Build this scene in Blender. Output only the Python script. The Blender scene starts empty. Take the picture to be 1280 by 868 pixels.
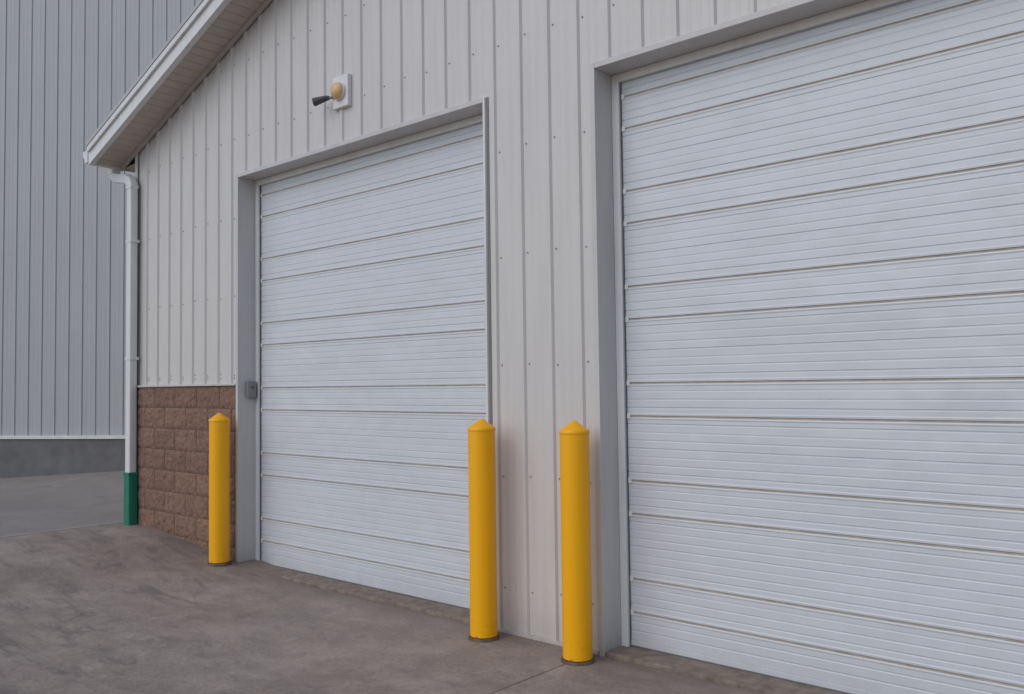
import bpy, bmesh, math, random
from mathutils import Vector, Matrix, noise
random.seed(4)
scene = bpy.context.scene
R = math.radians

# ------------------------------------------------------------ helpers
def new_mat(name):
    m = bpy.data.materials.new(name); m.use_nodes = True
    nt = m.node_tree
    return m, nt, nt.nodes, nt.links, nt.nodes["Principled BSDF"]

def metal_paint(name, col, rough=0.45, var=0.10, dirt=(0.30,0.26,0.22), dirt_amt=0.25, bump=0.15, streak=True, wav=1.3, bdist=.05, foot=0.0):
    m, nt, N, L, b = new_mat(name)
    tc = N.new("ShaderNodeTexCoord")
    mp = N.new("ShaderNodeMapping"); mp.inputs["Scale"].default_value = (5, 5, 0.5) if streak else (3,3,3)
    L.new(tc.outputs["Object"], mp.inputs[0])
    n1 = N.new("ShaderNodeTexNoise"); n1.inputs["Scale"].default_value = 2.2; n1.inputs["Detail"].default_value = 7; n1.inputs["Roughness"].default_value=0.62
    L.new(mp.outputs[0], n1.inputs[0])
    r1 = N.new("ShaderNodeValToRGB"); r1.color_ramp.elements[0].position=.46; r1.color_ramp.elements[1].position=.78
    L.new(n1.outputs[0], r1.inputs[0])
    n2 = N.new("ShaderNodeTexNoise"); n2.inputs["Scale"].default_value = 0.9; n2.inputs["Detail"].default_value = 3
    L.new(tc.outputs["Object"], n2.inputs[0])
    mx = N.new("ShaderNodeMixRGB"); mx.inputs[1].default_value=(*[c*(1-var) for c in col],1); mx.inputs[2].default_value=(*[min(1,c*(1+var)) for c in col],1)
    L.new(n2.outputs[0], mx.inputs[0])
    mul = N.new("ShaderNodeMath"); mul.operation='MULTIPLY'; mul.inputs[1].default_value=dirt_amt
    L.new(r1.outputs[0], mul.inputs[0])
    fac = mul.outputs[0]
    if foot>0:   # splashed dirt near the ground
        sp=N.new("ShaderNodeSeparateXYZ"); L.new(tc.outputs["Object"],sp.inputs[0])
        mr=N.new("ShaderNodeMapRange"); mr.inputs[1].default_value=.03; mr.inputs[2].default_value=.38; mr.inputs[3].default_value=1; mr.inputs[4].default_value=0
        L.new(sp.outputs[2],mr.inputs[0])
        pw=N.new("ShaderNodeMath"); pw.operation='POWER'; pw.inputs[1].default_value=1.8; L.new(mr.outputs[0],pw.inputs[0])
        nf=N.new("ShaderNodeTexNoise"); nf.inputs["Scale"].default_value=9; nf.inputs["Detail"].default_value=8; L.new(tc.outputs["Object"],nf.inputs[0])
        m1=N.new("ShaderNodeMath"); m1.operation='MULTIPLY'; L.new(pw.outputs[0],m1.inputs[0]); L.new(nf.outputs[0],m1.inputs[1])
        m2=N.new("ShaderNodeMath"); m2.operation='MULTIPLY_ADD'; m2.use_clamp=True; L.new(m1.outputs[0],m2.inputs[0]); m2.inputs[1].default_value=foot*2; L.new(mul.outputs[0],m2.inputs[2])
        fac=m2.outputs[0]
    mx2 = N.new("ShaderNodeMixRGB"); mx2.inputs[2].default_value=(*dirt,1)
    L.new(fac, mx2.inputs[0]); L.new(mx.outputs[0], mx2.inputs[1])
    L.new(mx2.outputs[0], b.inputs["Base Color"])
    b.inputs["Roughness"].default_value = rough
    n3 = N.new("ShaderNodeTexNoise"); n3.inputs["Scale"].default_value = wav; n3.inputs["Detail"].default_value=2
    L.new(tc.outputs["Object"], n3.inputs[0])
    bp = N.new("ShaderNodeBump"); bp.inputs["Strength"].default_value=bump; bp.inputs["Distance"].default_value=bdist
    L.new(n3.outputs[0], bp.inputs["Height"]); L.new(bp.outputs[0], b.inputs["Normal"])
    return m

def rough_mat(name, c1, c2, scale=6, rough=0.9, bump=0.4, dist=0.01, fine=60):
    m, nt, N, L, b = new_mat(name)
    tc = N.new("ShaderNodeTexCoord")
    n1 = N.new("ShaderNodeTexNoise"); n1.inputs["Scale"].default_value=scale; n1.inputs["Detail"].default_value=8; n1.inputs["Roughness"].default_value=.65
    L.new(tc.outputs["Object"], n1.inputs[0])
    r = N.new("ShaderNodeValToRGB"); r.color_ramp.elements[0].position=.3; r.color_ramp.elements[1].position=.7
    r.color_ramp.elements[0].color=(*c1,1); r.color_ramp.elements[1].color=(*c2,1)
    L.new(n1.outputs[0], r.inputs[0]); L.new(r.outputs[0], b.inputs["Base Color"])
    n2 = N.new("ShaderNodeTexNoise"); n2.inputs["Scale"].default_value=fine; n2.inputs["Detail"].default_value=6
    L.new(tc.outputs["Object"], n2.inputs[0])
    bp = N.new("ShaderNodeBump"); bp.inputs["Strength"].default_value=bump; bp.inputs["Distance"].default_value=dist
    L.new(n2.outputs[0], bp.inputs["Height"]); L.new(bp.outputs[0], b.inputs["Normal"])
    b.inputs["Roughness"].default_value=rough
    return m

M_wall  = metal_paint("wall_metal", (0.62,0.588,0.56), .36, .04, dirt_amt=.14, foot=.3)
M_trim  = metal_paint("trim_metal", (0.58,0.555,0.53), .42, .05, dirt_amt=.22, bump=.05, foot=.4)
M_door  = metal_paint("door_metal", (0.63,0.645,0.675), .28, .02, dirt_amt=.05, bump=.5, streak=False, wav=2.4, foot=.18)
M_groove= rough_mat("door_groove_dirt", (0.38,0.32,0.27), (0.52,0.46,0.40), 9)
M_white = metal_paint("white_metal", (0.74,0.73,0.71), .4, .05, dirt_amt=.2, bump=.03)
M_soffit= metal_paint("soffit_metal", (0.54,0.47,0.40), .5, .08, dirt_amt=.3, bump=.05)
M_roof  = metal_paint("roof_metal", (0.45,0.44,0.43), .45)
M_bgwall= metal_paint("far_wall_metal", (0.42,0.42,0.42), .40, .05, dirt_amt=.2)
M_base  = rough_mat("base_concrete", (0.125,0.12,0.12), (0.19,0.185,0.18), 3)
M_sill  = rough_mat("sill_dirt", (0.15,0.115,0.09), (0.31,0.25,0.20), 14)
M_dark  = rough_mat("dark_plastic", (0.05,0.05,0.055), (0.08,0.08,0.085), 10, .5, .1)
M_rubber= rough_mat("rubber_seal", (0.12,0.115,0.11), (0.2,0.19,0.18), 20, .8)
M_rust  = rough_mat("rusty_steel", (0.07,0.045,0.03), (0.20,0.13,0.08), 30, .8)
M_screw = rough_mat("screw_steel", (0.22,0.21,0.20), (0.34,0.33,0.32), 30, .5, .1)
M_mortar= rough_mat("mortar", (0.15,0.105,0.083), (0.22,0.16,0.13), 12)
M_green = metal_paint("green_plastic", (0.004,0.20,0.12), .4, .12, dirt=(.12,.14,.1), dirt_amt=.2, bump=.03)
M_box   = metal_paint("grey_box", (0.24,0.235,0.23), .5, .06, bump=.02)

# split-face block
m, nt, N, L, b = new_mat("split_face_block"); M_block=m
tc=N.new("ShaderNodeTexCoord")
at=N.new("ShaderNodeVertexColor"); at.layer_name="tone"
n1=N.new("ShaderNodeTexNoise"); n1.inputs["Scale"].default_value=26; n1.inputs["Detail"].default_value=8; n1.inputs["Roughness"].default_value=.75
L.new(tc.outputs["Object"],n1.inputs[0])
r=N.new("ShaderNodeValToRGB"); r.color_ramp.elements[0].position=.3; r.color_ramp.elements[1].position=.72
r.color_ramp.elements[0].color=(0.155,0.088,0.062,1); r.color_ramp.elements[1].color=(0.32,0.195,0.14,1)
L.new(n1.outputs[0],r.inputs[0])
mm=N.new("ShaderNodeMixRGB"); mm.blend_type='MULTIPLY'; mm.inputs[0].default_value=1
L.new(r.outputs[0],mm.inputs[1]); L.new(at.outputs[0],mm.inputs[2]); L.new(mm.outputs[0],b.inputs["Base Color"])
n2=N.new("ShaderNodeTexNoise"); n2.inputs["Scale"].default_value=55; n2.inputs["Detail"].default_value=6
L.new(tc.outputs["Object"],n2.inputs[0])
bp=N.new("ShaderNodeBump"); bp.inputs["Strength"].default_value=.8; bp.inputs["Distance"].default_value=.012
L.new(n2.outputs[0],bp.inputs["Height"]); L.new(bp.outputs[0],b.inputs["Normal"]); b.inputs["Roughness"].default_value=.95

# yellow
m, nt, N, L, b = new_mat("yellow_sleeve"); M_yellow=m
tc=N.new("ShaderNodeTexCoord")
n1=N.new("ShaderNodeTexNoise"); n1.inputs["Scale"].default_value=5; n1.inputs["Detail"].default_value=8
L.new(tc.outputs["Object"],n1.inputs[0])
mx=N.new("ShaderNodeMixRGB"); mx.inputs[1].default_value=(0.97,0.43,0.001,1); mx.inputs[2].default_value=(0.99,0.475,0.002,1); L.new(n1.outputs[0],mx.inputs[0])
sep=N.new("ShaderNodeSeparateXYZ"); L.new(tc.outputs["Object"],sep.inputs[0])
mr=N.new("ShaderNodeMapRange"); mr.inputs[1].default_value=0.0; mr.inputs[2].default_value=.16; mr.inputs[3].default_value=.7; mr.inputs[4].default_value=0
L.new(sep.outputs[2],mr.inputs[0])
n4=N.new("ShaderNodeTexNoise"); n4.inputs["Scale"].default_value=34; n4.inputs["Detail"].default_value=6; L.new(tc.outputs["Object"],n4.inputs[0])
r4=N.new("ShaderNodeValToRGB"); r4.color_ramp.elements[0].position=.54; r4.color_ramp.elements[1].position=.70; L.new(n4.outputs[0],r4.inputs[0])
mu=N.new("ShaderNodeMath"); mu.operation='MULTIPLY'; L.new(mr.outputs[0],mu.inputs[0]); L.new(r4.outputs[0],mu.inputs[1])
mx2=N.new("ShaderNodeMixRGB"); mx2.inputs[2].default_value=(0.30,0.16,0.05,1); L.new(mu.outputs[0],mx2.inputs[0]); L.new(mx.outputs[0],mx2.inputs[1])
L.new(mx2.outputs[0],b.inputs["Base Color"]); b.inputs["Roughness"].default_value=.35
b.inputs["Specular IOR Level"].default_value=.4

# lamp globe
m, nt, N, L, b = new_mat("lamp_globe"); M_globe=m
b.inputs["Base Color"].default_value=(0.72,0.46,0.22,1); b.inputs["Roughness"].default_value=.25

# concrete ground
m, nt, N, L, b = new_mat("concrete_paving"); M_ground=m
tc=N.new("ShaderNodeTexCoord")
def noi(scale,detail=8,rough=.6,mapscale=None,rot=None,dist=0):
    n=N.new("ShaderNodeTexNoise"); n.inputs["Scale"].default_value=scale; n.inputs["Detail"].default_value=detail; n.inputs["Roughness"].default_value=rough
    n.inputs["Distortion"].default_value=dist
    if mapscale:
        mp=N.new("ShaderNodeMapping"); mp.inputs["Scale"].default_value=mapscale
        if rot: mp.inputs["Rotation"].default_value=rot
        L.new(tc.outputs["Object"],mp.inputs[0]); L.new(mp.outputs[0],n.inputs[0])
    else: L.new(tc.outputs["Object"],n.inputs[0])
    return n
def ramp(src,p0,p1,c0=(0,0,0),c1=(1,1,1)):
    r=N.new("ShaderNodeValToRGB"); r.color_ramp.elements[0].position=p0; r.color_ramp.elements[1].position=p1
    r.color_ramp.elements[0].color=(*c0,1); r.color_ramp.elements[1].color=(*c1,1); L.new(src,r.inputs[0]); return r
def mixc(fac,a,bcol,blend='MIX'):
    x=N.new("ShaderNodeMixRGB"); x.blend_type=blend
    if isinstance(fac,(int,float)): x.inputs[0].default_value=fac
    else: L.new(fac,x.inputs[0])
    for i,v in ((1,a),(2,bcol)):
        if isinstance(v,tuple): x.inputs[i].default_value=(*v,1)
        else: L.new(v,x.inputs[i])
    return x
def math_(op,a,b_):
    x=N.new("ShaderNodeMath"); x.operation=op
    for i,v in ((0,a),(1,b_)):
        if isinstance(v,(int,float)): x.inputs[i].default_value=v
        else: L.new(v,x.inputs[i])
    return x.outputs[0]
big=noi(.7,8,.62); base=ramp(big.outputs[0],.3,.72,(0.29,0.235,0.195),(0.44,0.365,0.31))
mid=noi(4.5,8,.7,dist=.4); midr=ramp(mid.outputs[0],.3,.7,(.72,.72,.72),(1.12,1.12,1.12))
c=mixc(1,base.outputs[0],midr.outputs[0],'MULTIPLY')
fine=noi(48,6,.8); finer=ramp(fine.outputs[0],.32,.68,(.66,.66,.66),(1.15,1.15,1.15))
c=mixc(1,c.outputs[0],finer.outputs[0],'MULTIPLY')
sm=noi(1.6,9,.72,(1.0,3.2,1),(0,0,R(28)),1.2); smr=ramp(sm.outputs[0],.49,.64)
ms=noi(.35,3,.5); msr=ramp(ms.outputs[0],.36,.52)
c=mixc(math_('MULTIPLY',math_('MULTIPLY',smr.outputs[0],msr.outputs[0]),.62),c.outputs[0],(0.125,0.11,0.10))
pp=noi(1.1,8,.7); ppr=ramp(pp.outputs[0],.52,.68)
c=mixc(math_('MULTIPLY',ppr.outputs[0],.45),c.outputs[0],(0.50,0.42,0.36))
sep=N.new("ShaderNodeSeparateXYZ"); L.new(tc.outputs["Object"],sep.inputs[0])
p2=noi(1.9,7,.7); ppr2=ramp(p2.outputs[0],.38,.56)
def tyre(cx,cy,rad,wd,amt):
    global c
    dx=math_('SUBTRACT',sep.outputs[0],cx); dy=math_('SUBTRACT',sep.outputs[1],cy)
    rr_=math_('SQRT',math_('ADD',math_('MULTIPLY',dx,dx),math_('MULTIPLY',dy,dy)),0)
    wob=math_('MULTIPLY',math_('SUBTRACT',mid.outputs[0],.5),.12)
    dd=math_('ABSOLUTE',math_('ADD',math_('SUBTRACT',rr_,rad),wob),0)
    mr=N.new("ShaderNodeMapRange"); mr.inputs[1].default_value=0; mr.inputs[2].default_value=wd; mr.inputs[3].default_value=amt; mr.inputs[4].default_value=0
    L.new(dd,mr.inputs[0])
    c=mixc(math_('MULTIPLY',mr.outputs[0],ppr2.outputs[0]),c.outputs[0],(0.11,0.098,0.09))
tyre(-9.5,-8.0,6.1,.2,.75); tyre(-9.5,-8.0,4.55,.2,.6); tyre(-2.5,-9.5,7.4,.18,.7); tyre(-2.0,-9.5,5.9,.18,.5)
past=math_('LESS_THAN',sep.outputs[0],-9.05)
c=mixc(math_('MULTIPLY',past,.6),c.outputs[0],(0.29,0.268,0.252))
def joint(axis,pos,w=.006):
    d=math_('ABSOLUTE',math_('SUBTRACT',sep.outputs[axis],pos),0)
    return math_('LESS_THAN',d,w)
c=mixc(math_('MULTIPLY',joint(0,-9.10,.035),.4),c.outputs[0],(0.48,0.44,0.40))
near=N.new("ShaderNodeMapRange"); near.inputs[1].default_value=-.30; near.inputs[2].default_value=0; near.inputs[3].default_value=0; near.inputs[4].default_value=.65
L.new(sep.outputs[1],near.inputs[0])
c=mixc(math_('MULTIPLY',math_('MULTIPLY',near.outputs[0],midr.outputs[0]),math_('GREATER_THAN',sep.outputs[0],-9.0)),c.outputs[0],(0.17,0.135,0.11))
js=[joint(0,-3.12),joint(0,-9.05,.012),joint(0,1.0),joint(1,-6.4),joint(0,-13.0)]
j=js[0]
for k in js[1:]: j=math_('MAXIMUM',j,k)
c=mixc(math_('MULTIPLY',j,.8),c.outputs[0],(0.07,0.065,0.06))
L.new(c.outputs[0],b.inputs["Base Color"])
rr=ramp(mid.outputs[0],.3,.7,(.6,.6,.6),(.85,.85,.85)); L.new(rr.outputs[0],b.inputs["Roughness"])
bp=N.new("ShaderNodeBump"); bp.inputs["Strength"].default_value=.45; bp.inputs["Distance"].default_value=.006
hh=math_('SUBTRACT',math_('ADD',fine.outputs[0],mid.outputs[0]),math_('MULTIPLY',j,3.0))
L.new(hh,bp.inputs["Height"]); L.new(bp.outputs[0],b.inputs["Normal"])

def obj_from(name, verts, faces, mats, fm=None, parent=None, smooth=False):
    me=bpy.data.meshes.new(name); me.from_pydata(verts,[],faces)
    for mt in mats: me.materials.append(mt)
    if fm:
        for p,i in zip(me.polygons,fm): p.material_index=i
    me.update()
    if smooth:
        for p in me.polygons: p.use_smooth=True
        me.set_sharp_from_angle(angle=R(35))
    o=bpy.data.objects.new(name,me); scene.collection.objects.link(o)
    if parent: o.parent=parent
    return o

def empty(name, loc=(0,0,0)):
    e=bpy.data.objects.new(name,None); e.location=loc; e.empty_display_size=.2
    scene.collection.objects.link(e); return e

def box(name,x0,x1,y0,y1,z0,z1,mat,parent=None,bevel=0.0):
    bm=bmesh.new(); bmesh.ops.create_cube(bm,size=1)
    for v in bm.verts:
        v.co=Vector((x0+(v.co.x+.5)*(x1-x0), y0+(v.co.y+.5)*(y1-y0), z0+(v.co.z+.5)*(z1-z0)))
    if bevel>0: bmesh.ops.bevel(bm,geom=list(bm.edges),offset=bevel,segments=2,profile=.5,affect='EDGES')
    me=bpy.data.meshes.new(name); bm.to_mesh(me); bm.free(); me.materials.append(mat)
    o=bpy.data.objects.new(name,me); scene.collection.objects.link(o)
    if parent: o.parent=parent
    return o

def prism_y(name, poly, y0, y1, mat, parent=None):
    n=len(poly); v=[(x,y0,z) for x,z in poly]+[(x,y1,z) for x,z in poly]
    f=[tuple(range(n))[::-1], tuple(range(n,2*n))]+[(i,(i+1)%n,n+(i+1)%n,n+i) for i in range(n)]
    o=obj_from(name,v,f,[mat],parent=parent)
    bm=bmesh.new(); bm.from_mesh(o.data); bmesh.ops.recalc_face_normals(bm,faces=bm.faces); bm.to_mesh(o.data); bm.free()
    return o

def lathe(profile, seg=48):
    v=[];f=[]
    for r_,z in profile:
        for i in range(seg):
            a=2*math.pi*i/seg; v.append((r_*math.cos(a),r_*math.sin(a),z))
    for k in range(len(profile)-1):
        for i in range(seg):
            j=(i+1)%seg; f.append((k*seg+i,k*seg+j,(k+1)*seg+j,(k+1)*seg+i))
    return v,f

# ------------------------------------------------------------ terrain
def sstep(t):
    t=max(0,min(1,t)); return t*t*(3-2*t)
def ground_z(x,y):
    g=.03+.21*sstep((-5.9-x)/3.0)
    g+=.20*sstep((y-.0)/2.4)*sstep((-9.2-x)/2.0)
    return g
xs=[-300,-150,-80,-45,-30,-22]+[-18+.25*i for i in range(97)]+[9,14,25,50,100,300]
ys=[-300,-120,-60,-30,-18]+[-12+.3*i for i in range(61)]+[9,14,25,60,150,300]
V=[];F=[]
for yy in ys:
    for xx in xs: V.append((xx,yy,ground_z(xx,yy)))
nx=len(xs)
for a in range(len(ys)-1):
    for c_ in range(nx-1): F.append((a*nx+c_,a*nx+c_+1,(a+1)*nx+c_+1,(a+1)*nx+c_))
ground=obj_from("ground",V,F,[M_ground],smooth=True)

# ------------------------------------------------------------ main building
bld=empty("metal_warehouse",(0,0,0))
XL,XR,RIDGE=-8.88,6.88,-1.0
SL=.353; HE=4.072-.035*SL
def zt(x):
    return HE+SL*(x-XL) if x<=RIDGE else HE+SL*(XR-x)
D1=(-6.93,-3.94); D2=(-3.03,1.15); HZ=3.465
PER=.229
PROF=[(0,0),(.011,.016),(.037,.016),(.048,0),(.097,0),(.103,.002),(.115,.002),(.121,0),(.160,0),(.166,.002),(.178,.002),(.184,0)]
def prof_points(s0,s1,phase,hs=1):
    pts=[]
    k=math.floor((s0-phase)/PER)-1
    while phase+k*PER<s1+PER:
        for o,h in PROF: pts.append((phase+k*PER+o,h*hs))
        k+=1
    def h_at(s):
        for (a,ha),(b2,hb) in zip(pts,pts[1:]):
            if a<=s<=b2: return ha+(hb-ha)*(s-a)/(b2-a)
        return 0
    out=[(s0,h_at(s0))]+[p for p in pts if s0+1e-4<p[0]<s1-1e-4]+[(s1,h_at(s1))]
    return out
def ribbed(name, org, d, n, segs, phase, mat, parent, hs=1):
    V=[];F=[]
    for s0,s1,fb,ft in segs:
        pts=prof_points(s0,s1,phase,hs); i0=len(V)
        for s,h in pts:
            p=Vector(org)+Vector(d)*s+Vector(n)*h
            V.append((p.x,p.y,fb(s))); V.append((p.x,p.y,ft(s)))
        for i in range(len(pts)-1):
            a=i0+2*i; F.append((a,a+2,a+3,a+1))
    return obj_from(name,V,F,[mat],parent=parent)
WB=1.63
segs=[(XL,D1[0],lambda s:WB,zt),(D1[0],D1[1],lambda s:HZ+.01,zt),(D1[1],D2[0],lambda s:.0,zt),
      (D2[0],RIDGE,lambda s:HZ+.01,zt),(RIDGE,D2[1],lambda s:HZ+.01,zt),(D2[1],XR,lambda s:.0,zt)]
ribbed("front_wall",(0,0,0),(1,0,0),(0,-1,0),segs,-3.655,M_wall,bld)
ribbed("side_wall_left",(XL,0,0),(0,1,0),(-1,0,0),[(0.0,14,lambda s:WB,lambda s:HE)],.1,M_wall,bld)
ribbed("side_wall_right",(XR,0,0),(0,1,0),(1,0,0),[(0.0,14,lambda s:0,lambda s:HE)],.1,M_wall,bld)
obj_from("back_wall",[(XL,14,0),(XR,14,0),(XR,14,HE),(RIDGE,14,zt(RIDGE)),(XL,14,HE)],[(0,1,2,3,4)],[M_wall],parent=bld)
box("corner_trim",XL-.022,XL+.03,-.022,-.0175,WB+.013,HE+.01,M_wall,bld)
box("corner_trim_side",XL-.026,XL-.0225,-.022,.06,WB+.013,HE,M_wall,bld)
for (a,b2,nm) in ((D1[0],D1[1],"door_a"),(D2[0],D2[1],"door_b")):
    box(nm+"_jamb_l",a-.035,a,-.024,.24,.0,HZ+.035,M_trim,bld,.003)
    box(nm+"_jamb_r",b2,b2+.018,-.026,.24,.0,HZ+.035,M_white,bld,.003)
    box(nm+"_jamb_r_shadow_strip",b2+.0185,b2+.033,-.006,.2,.0,HZ+.035,M_box,bld)  # dark grey strip stands in for the shadow line beside the jamb
    box(nm+"_header",a+.001,b2-.001,-.0245,.24,HZ,HZ+.035,M_trim,bld,.003)
    box(nm+"_stop_l",a+.001,a+.05,.15,.172,.035,HZ-.001,M_white,bld,.002)
    box(nm+"_stop_r",b2-.05,b2-.001,.15,.172,.035,HZ-.001,M_white,bld,.002)
    box(nm+"_stop_t",a+.051,b2-.051,.15,.172,HZ-.05,HZ-.001,M_white,bld,.002)
    box(nm+"_seal_l",a+.0505,a+.056,.166,.176,.035,HZ-.051,M_rubber,bld)
    box(nm+"_sill",a+.002,b2-.002,-.015,.6,-.1,.055,M_sill,bld,.006)
    joints=[1.6+.575*k for k in range(-2,4)]
    sec=[j_-.195 for j_ in joints]
    strong=sorted(joints+sec)
    z0=.095; prof=[]; fm=[]
    def add(z,y,mi): prof.append((z,y)); fm.append(mi)
    add(z0,0,0); cur=z0
    ends=strong+[3.5]
    for zc in ends:
        span=zc-cur; n=max(1,int(round(span/.047)))
        for i in range(1,n):
            zz=cur+span*i/n
            if zz-.004<=prof[-1][0]: continue
            dep=(.0012,.0036,.002)[i%3]
            add(zz-.006,0,0); add(zz-.0018,dep,0); add(zz+.0018,dep,0); add(zz+.006,0,0)
        if zc<3.5:
            add(zc-.022,0,0); add(zc-.014,-.003,0); add(zc-.007,-.001,0); add(zc-.005,.004,1); add(zc+.0015,.004,1); add(zc+.005,-.001,1); add(zc+.014,-.002,0); add(zc+.02,0,0)
        else: add(zc,0,0)
        cur=zc
    V=[];F=[];FM=[]
    YD=.178; xa,xb=a+.03,b2-.03
    for z,y in prof: V+= [(xa,YD+y,z),(xb,YD+y,z)]
    for i in range(len(prof)-1):
        F.append((2*i,2*i+1,2*i+3,2*i+2)); FM.append(fm[i+1])
    obj_from("garage_door_leaf_"+nm[-1],V,F,[M_door,M_groove],FM,parent=bld)
    box(nm+"_bottom_rail",xa,xb,YD-.004,YD+.03,.062,.094,M_door,bld,.003)
    box(nm+"_bottom_seal",xa,xb,YD-.002,YD+.03,.048,.0615,M_rubber,bld)
    bm=bmesh.new()
    for jz in strong:
        for xe in (a+.068,b2-.068):
            bmesh.ops.create_cube(bm,size=1,matrix=Matrix.Translation((xe,YD-.004,jz))@Matrix.Diagonal((.022,.006,.03,1)))
    me=bpy.data.meshes.new(nm+"_end_caps"); bm.to_mesh(me); bm.free(); me.materials.append(M_white)
    o=bpy.data.objects.new(nm+"_end_caps",me); scene.collection.objects.link(o); o.parent=bld

# screws
bm=bmesh.new()
def screw(x,y,z):
    bmesh.ops.create_cone(bm,cap_ends=True,segments=6,radius1=.006,radius2=.005,depth=.006,
        matrix=Matrix.Translation((x,y,z))@Matrix.Rotation(R(90),4,'X'))
k=-40
while True:
    x=-3.655+k*PER; k+=1
    if x>XR: break
    if x<XL: continue
    for row in (.32,1.02,1.72,2.42,3.12,3.82,4.5,5.2,5.9):
        xx=x+.07
        if xx>XR-.05 or row>zt(xx)-.1: continue
        if D1[0]-.05<xx<D1[1]+.05 and row<HZ+.08: continue
        if D2[0]-.05<xx<D2[1]+.05 and row<HZ+.08: continue
        if xx<D1[0] and row<WB+.05: continue
        screw(xx,-.003,row+random.uniform(-.012,.012))
    if x<D1[0]: screw(x+.07,-.003,WB+.06)
me=bpy.data.meshes.new("screws"); bm.to_mesh(me); bm.free(); me.materials.append(M_screw)
o=bpy.data.objects.new("screws",me); scene.collection.objects.link(o); o.parent=bld

def blocks(name, org, d, n, length, z_top, courses, parent):
    V=[];F=[];cols=[]
    H=.203; Lb=.406
    for cidx in range(courses):
        z1=z_top-cidx*H; z0_=z1-H
        s=-(Lb/2) if cidx%2 else 0
        while s<length-.01:
            a=max(s,0)+ (.003 if s>0 else 0); e=min(s+Lb,length)-.003
            if e-a>.03:
                nxs=max(3,int((e-a)/.025)); nz=8; i0=len(V); tone=random.uniform(.92,1.06); tr=random.uniform(-.015,.015)
                for iz in range(nz+1):
                    for ix in range(nxs+1):
                        u=a+(e-a)*ix/nxs; w=z0_+.003+(H-.006)*iz/nz
                        p=Vector(org)+Vector(d)*u
                        edge=min(ix,nxs-ix,iz,nz-iz)
                        q=Vector((p.x*1.0,p.y,w))
                        h=.013+.010*noise.noise(q*9+Vector((cidx*3,0,s*7)))+.010*noise.noise(q*24)
                        if edge==0: h=.005+.003*noise.noise(q*30)
                        elif edge==1: h*=.9
                        p=p+Vector(n)*h
                        V.append((p.x,p.y,w))
                        cols.append((tone*(1+tr),tone,tone*(1-tr),1))
                for iz in range(nz):
                    for ix in range(nxs):
                        q=i0+iz*(nxs+1)+ix; F.append((q,q+1,q+nxs+2,q+nxs+1))
            s+=Lb
    o=obj_from(name,V,F,[M_block],parent=parent)
    ca=o.data.color_attributes.new("tone",'FLOAT_COLOR','POINT')
    for i,cc in enumerate(cols): ca.data[i].color=cc
    return o
blocks("block_wainscot",(XL-.005,-.004,0),(1,0,0),(0,-1,0),D1[0]-.036-XL+.005,WB-.006,8,bld)
blocks("block_wainscot_side",(XL-.006,6,0),(0,-1,0),(-1,0,0),6.0,WB-.006,8,bld)
box("block_core",XL,D1[0]-.037,-.002,.2,-.1,WB-.012,M_mortar,bld)
box("block_core_side",XL-.003,XL+.2,.201,14,-.1,WB-.012,M_mortar,bld)
box("wainscot_ledge",XL-.03,D1[0]-.037,-.034,-.001,WB-.006,WB+.012,M_trim,bld,.003)
box("wainscot_ledge_side",XL-.035,XL-.001,0,14,WB-.006,WB+.012,M_trim,bld,.003)

# roof
OV=.34; XE=XL-.325
def zr(x): return HE+SL*(x-XL) if x<=RIDGE else HE+SL*(XR-x)
XE2=XR+.325
t0,t1=.16,.20
prism_y("roof_left",[(XE-.02,zr(XE)+t0),(RIDGE,zr(RIDGE)+t0),(RIDGE,zr(RIDGE)+t1),(XE-.02,zr(XE)+t1)],-OV-.05,14.3,M_roof,bld)
prism_y("roof_right",[(RIDGE+.001,zr(RIDGE)+t0),(XE2+.02,zr(XE)+t0),(XE2+.02,zr(XE)+t1),(RIDGE+.001,zr(RIDGE)+t1)],-OV-.05,14.3,M_roof,bld)
for sgn,nm in ((0,"l"),(1,"r")):
    xa,xb=(XE,RIDGE) if sgn==0 else (RIDGE+.001,XE2)
    def strip(name,lo,hi,y0,y1,mat):
        prism_y(name+"_"+nm,[(xa,zr(xa)+lo),(xb,zr(xb)+lo),(xb,zr(xb)+hi),(xa,zr(xa)+hi)],y0,y1,mat,bld)
    strip("rake_fascia",-.012,.105,-OV-.02,-OV,M_white)
    strip("rake_fascia_lip",-.022,-.0125,-OV-.024,-OV+.03,M_white)
    strip("rake_cover",.106,.1595,-OV-.045,-OV,M_white)
    V=[];F=[]; s=xa; pts=[]
    while s<xb:
        pts+=[(s,0),(min(s+.088,xb),0),(min(s+.092,xb),.008),(min(s+.096,xb),.008)]; s+=.1
    pts.append((xb,0))
    for (x,h) in pts: V+=[(x,-OV,zr(x)+h),(x,-.0,zr(x)+h)]
    for i in range(len(pts)-1): F.append((2*i,2*i+1,2*i+3,2*i+2))
    obj_from("rake_soffit_"+nm,V,F,[M_soffit],parent=bld)
    strip("rake_soffit_jtrim",-.035,-.001,-.045,-.02,M_soffit)
box("eave_soffit",XE,XL-.0,.0,14.3,zr(XE)-.002,zr(XE)+.008,M_soffit,bld)
box("eave_fascia",XE-.02,XE-.001,-OV-.02,14.3,zr(XE)-.02,zr(XE)+t0-.002,M_white,bld)
box("foot_trim",D1[1]+.046,D2[0]-.046,-.021,-.0,.0,.05,M_trim,bld,.002)

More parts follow.
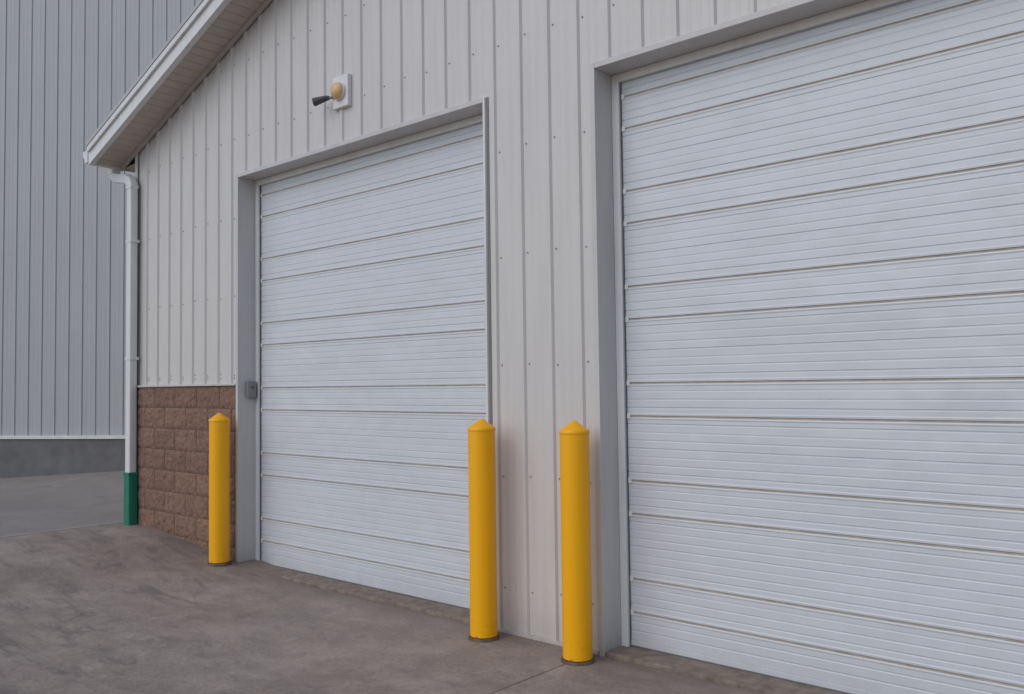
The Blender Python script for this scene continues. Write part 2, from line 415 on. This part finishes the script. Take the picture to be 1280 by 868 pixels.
# ------------------------------------------------------------ gutter + downspout
gz=zr(XE)
kpoly=[(XE-.022,gz+.13),(XE-.022,gz+.005),(XE-.085,gz+.005),(XE-.10,gz+.05),(XE-.125,gz+.075),(XE-.13,gz+.13)]
prism_y("rain_gutter",kpoly,-OV-.03,14.3,M_white,bld)
def tube(name,pts,w,d,mat,parent,off):
    V=[];F=[]; pts=[Vector(p) for p in pts]
    for i,p in enumerate(pts):
        t=(pts[min(i+1,len(pts)-1)]-pts[max(i-1,0)]).normalized()
        side=Vector((0,1,0)); nrm=t.cross(side).normalized()
        r_=.012
        prof=[]
        for cx,cy,a0 in ((w/2-r_,d/2-r_,0),(-w/2+r_,d/2-r_,90),(-w/2+r_,-d/2+r_,180),(w/2-r_,-d/2+r_,270)):
            for a in (0,30,60,90):
                prof.append((cx+r_*math.cos(R(a0+a)),cy+r_*math.sin(R(a0+a))))
        for u,v in prof:
            q=p+nrm*u+side*v; V.append(tuple(q-off))
    n=16
    for i in range(len(pts)-1):
        for k in range(n):
            F.append((i*n+k,i*n+(k+1)%n,(i+1)*n+(k+1)%n,(i+1)*n+k))
    F.append(tuple(range(n))); F.append(tuple(range((len(pts)-1)*n,len(pts)*n)))
    o=obj_from(name,V,F,[mat],parent=parent,smooth=True)
    bm=bmesh.new(); bm.from_mesh(o.data); bmesh.ops.recalc_face_normals(bm,faces=bm.faces); bm.to_mesh(o.data); bm.free()
    return o
DX,DY=-8.85,-.075; P0=Vector((DX,DY,0))
dsp=empty("rain_downspout",(DX,DY,0))
gx=XE-.06
path=[(gx,DY,gz+.02),(gx,DY,gz-.05),(gx+.015,DY,gz-.085),(gx+.05,DY,gz-.115),(DX-.10,DY,gz-.17),(DX-.03,DY,gz-.205),(DX,DY,gz-.25),(DX,DY,gz-.3),(DX,DY,.70)]
tube("pipe",path,.098,.078,M_white,dsp,P0)
for i,zz in enumerate((gz-.05,gz-.27)):
    xx=gx if i==0 else DX
    box("collar_%d"%i,xx-.054-DX,xx+.054-DX,-.044,.044,zz-.02,zz+.015,M_white,dsp,.006)
for i,zz in enumerate((3.1,1.9)):
    box("strap_%d"%i,-.053,.063,-.0425,.052,zz,zz+.03,M_white,dsp,.003)
tube("green_boot",[(DX,DY,.1),(DX,DY,.3),(DX,DY,.74),(DX,DY,.755)],.115,.096,M_green,dsp,P0)
box("boot_rim",-.062,.062,-.052,.05,.735,.765,M_green,dsp,.006)

# ------------------------------------------------------------ bollards
def bollard(x,y):
    g=ground_z(x,y); e=empty("bollard",(x,y,g)); H=1.39-g
    r0=.085
    prof=[(r0,.022),(r0,H-.075),(r0+.0035,H-.073),(r0+.004,H-.066),(r0+.002,H-.058),(r0-.006,H-.05),(r0-.03,H-.034),(r0-.06,H-.013),(.014,H-.003),(.0005,H)]
    v,f=lathe(prof,64)
    obj_from("sleeve",v,f,[M_yellow],parent=e,smooth=True)
    v,f=lathe([(r0+.012,0-.03),(r0+.012,.010),(r0+.008,.016),(r0-.006,.018),(r0-.006,.03)],48)
    obj_from("base_ring",v,f,[M_rust],parent=e,smooth=True)
bollard(-6.98,-.17); bollard(-3.825,-.19); bollard(-3.10,-.18)

# ------------------------------------------------------------ wall light
wl=empty("wall_light",(-5.44,-.02,3.885))
box("mount_plate",-.095,.095,-.02,.02,-.125,.125,M_white,wl,.006)
def upright(o,loc):
    o.rotation_euler=(R(90),0,0); o.location=loc
v,f=lathe([(.070,0),(.072,.014),(.068,.02),(.060,.022)],40)
upright(obj_from("lamp_collar",v,f,[M_white],parent=wl,smooth=True),(.0,-.02,.0))
prof=[(.063,.0)]+[(.066*math.cos(R(a)),.02+.05*math.sin(R(a))) for a in range(0,90,10)]+[(.0005,.07)]
v,f=lathe(prof,40)
upright(obj_from("lamp_globe",v,f,[M_globe],parent=wl,smooth=True),(.0,-.02,.0))
def cyl(name,p,q,r_,mat,parent,r2=None):
    p=Vector(p);q=Vector(q); d=q-p; Ln=d.length
    r2=r2 or r_
    v,f=lathe([(.0005,0),(r_,0),(r_,.0),(r2,Ln),(.0005,Ln)],24)
    o=obj_from(name,v,f,[mat],parent=parent,smooth=True)
    o.rotation_euler=d.to_track_quat('Z','Y').to_euler(); o.location=p; return o
cyl("sensor_arm",(-.07,-.02,-.03),(-.12,-.05,-.03),.012,M_box,wl)
cyl("sensor_knuckle",(-.11,-.04,-.03),(-.135,-.07,-.035),.018,M_dark,wl)
cyl("sensor_head",(-.12,-.05,-.03),(-.205,-.115,-.06),.02,M_dark,wl,.034)
cyl("sensor_lens",(-.205,-.115,-.06),(-.21,-.119,-.0617),.029,M_box,wl)

# ------------------------------------------------------------ control box on jamb
jb=empty("control_box",(D1[0]+.001,.095,1.585))
box("housing",0,.04,-.042,.042,-.075,.075,M_box,jb,.006)
box("cover",.0405,.046,-.036,.036,-.067,.067,M_box,jb,.002)
cyl("button",(.046,0,.02),(.052,0,.02),.01,M_dark,jb)

# ------------------------------------------------------------ neighbouring building
bg=empty("neighbouring_warehouse",(0,0,0))
A=Vector((-14.84,.68,0)); d=Vector((.858,.514,0)).normalized(); nn=Vector((d.y,-d.x,0))
S0,S1=-16,4.75; TZ=.92; TOP=9.5
ribbed("front_wall",A,d,nn,[(S0,S1,lambda s:TZ,lambda s:TOP)],0,M_bgwall,bg,.8)
C=A+d*S1
ribbed("side_wall",C,-nn,d,[(0,18,lambda s:TZ,lambda s:TOP)],0,M_bgwall,bg)
C2=A+d*S0
ribbed("side_wall_far",C2,-nn,-d,[(0,18,lambda s:TZ,lambda s:TOP)],0,M_bgwall,bg)
def obox(name,s0,s1,o0,o1,z0,z1,mat,parent):
    V=[]
    for s,o_ in ((s0,o0),(s1,o0),(s1,o1),(s0,o1)):
        p=A+d*s+nn*o_; V.append((p.x,p.y,z0))
    V+= [(x,y,z1) for x,y,_ in V[:4]]
    o=obj_from(name,V,[(3,2,1,0),(4,5,6,7),(0,1,5,4),(1,2,6,5),(2,3,7,6),(3,0,4,7)],[mat],parent=parent)
    bm=bmesh.new(); bm.from_mesh(o.data); bmesh.ops.recalc_face_normals(bm,faces=bm.faces); bm.to_mesh(o.data); bm.free(); return o
obox("concrete_base",S0-.03,S1+.03,-18,.05,-.3,TZ-.045,M_base,bg)
obox("base_trim",S0-.04,S1+.04,-18.02,.075,TZ-.044,TZ+.004,M_white,bg)
obox("roof",S0-.4,S1+.4,-18.4,.4,TOP,TOP+.2,M_roof,bg)
obox("corner_trim",S1-.06,S1+.03,-.06,.03,TZ+.005,TOP-.002,M_white,bg)

# ------------------------------------------------------------ light: hazy, very soft daylight
w=bpy.data.worlds.new("World"); scene.world=w; w.use_nodes=True
nt=w.node_tree; bgN=nt.nodes["Background"]
sky=nt.nodes.new("ShaderNodeTexSky"); sky.sky_type='NISHITA'; sky.sun_disc=False
EL=R(42); AZ=math.atan2(-.2,-.98)
sky.sun_elevation=EL; sky.sun_rotation=AZ
sky.air_density=1.0; sky.dust_density=1.0; sky.ozone_density=1.5
nt.links.new(sky.outputs[0],bgN.inputs[0]); bgN.inputs[1].default_value=.125
sl=bpy.data.lights.new("sun","SUN"); sl.energy=.92; sl.angle=R(70); sl.color=(1,.95,.89)
so=bpy.data.objects.new("sun",sl); scene.collection.objects.link(so)
sd=Vector((math.sin(AZ)*math.cos(EL),math.cos(AZ)*math.cos(EL),math.sin(EL)))
so.rotation_euler=sd.to_track_quat('Z','Y').to_euler(); so.location=(-5,-10,12)

# ------------------------------------------------------------ camera
cam=bpy.data.cameras.new("camera"); co=bpy.data.objects.new("camera",cam); scene.collection.objects.link(co)
cam.sensor_width=36; cam.lens=30.94; cam.clip_end=2000; cam.clip_start=.05
yaw=R(41.6); pit=R(2.45); rho=.013
f=Vector((-math.sin(yaw)*math.cos(pit),math.cos(yaw)*math.cos(pit),math.sin(pit)))
r=f.cross(Vector((0,0,1))).normalized(); u=r.cross(f)
r2=r*math.cos(rho)-u*math.sin(rho); u2=u*math.cos(rho)+r*math.sin(rho)
mw=Matrix((r2,u2,-f)).transposed().to_4x4(); mw.translation=Vector((0,-4.2,1.6))
co.matrix_world=mw
scene.camera=co
scene.view_settings.view_transform='Standard'; scene.view_settings.look='None'; scene.view_settings.exposure=0
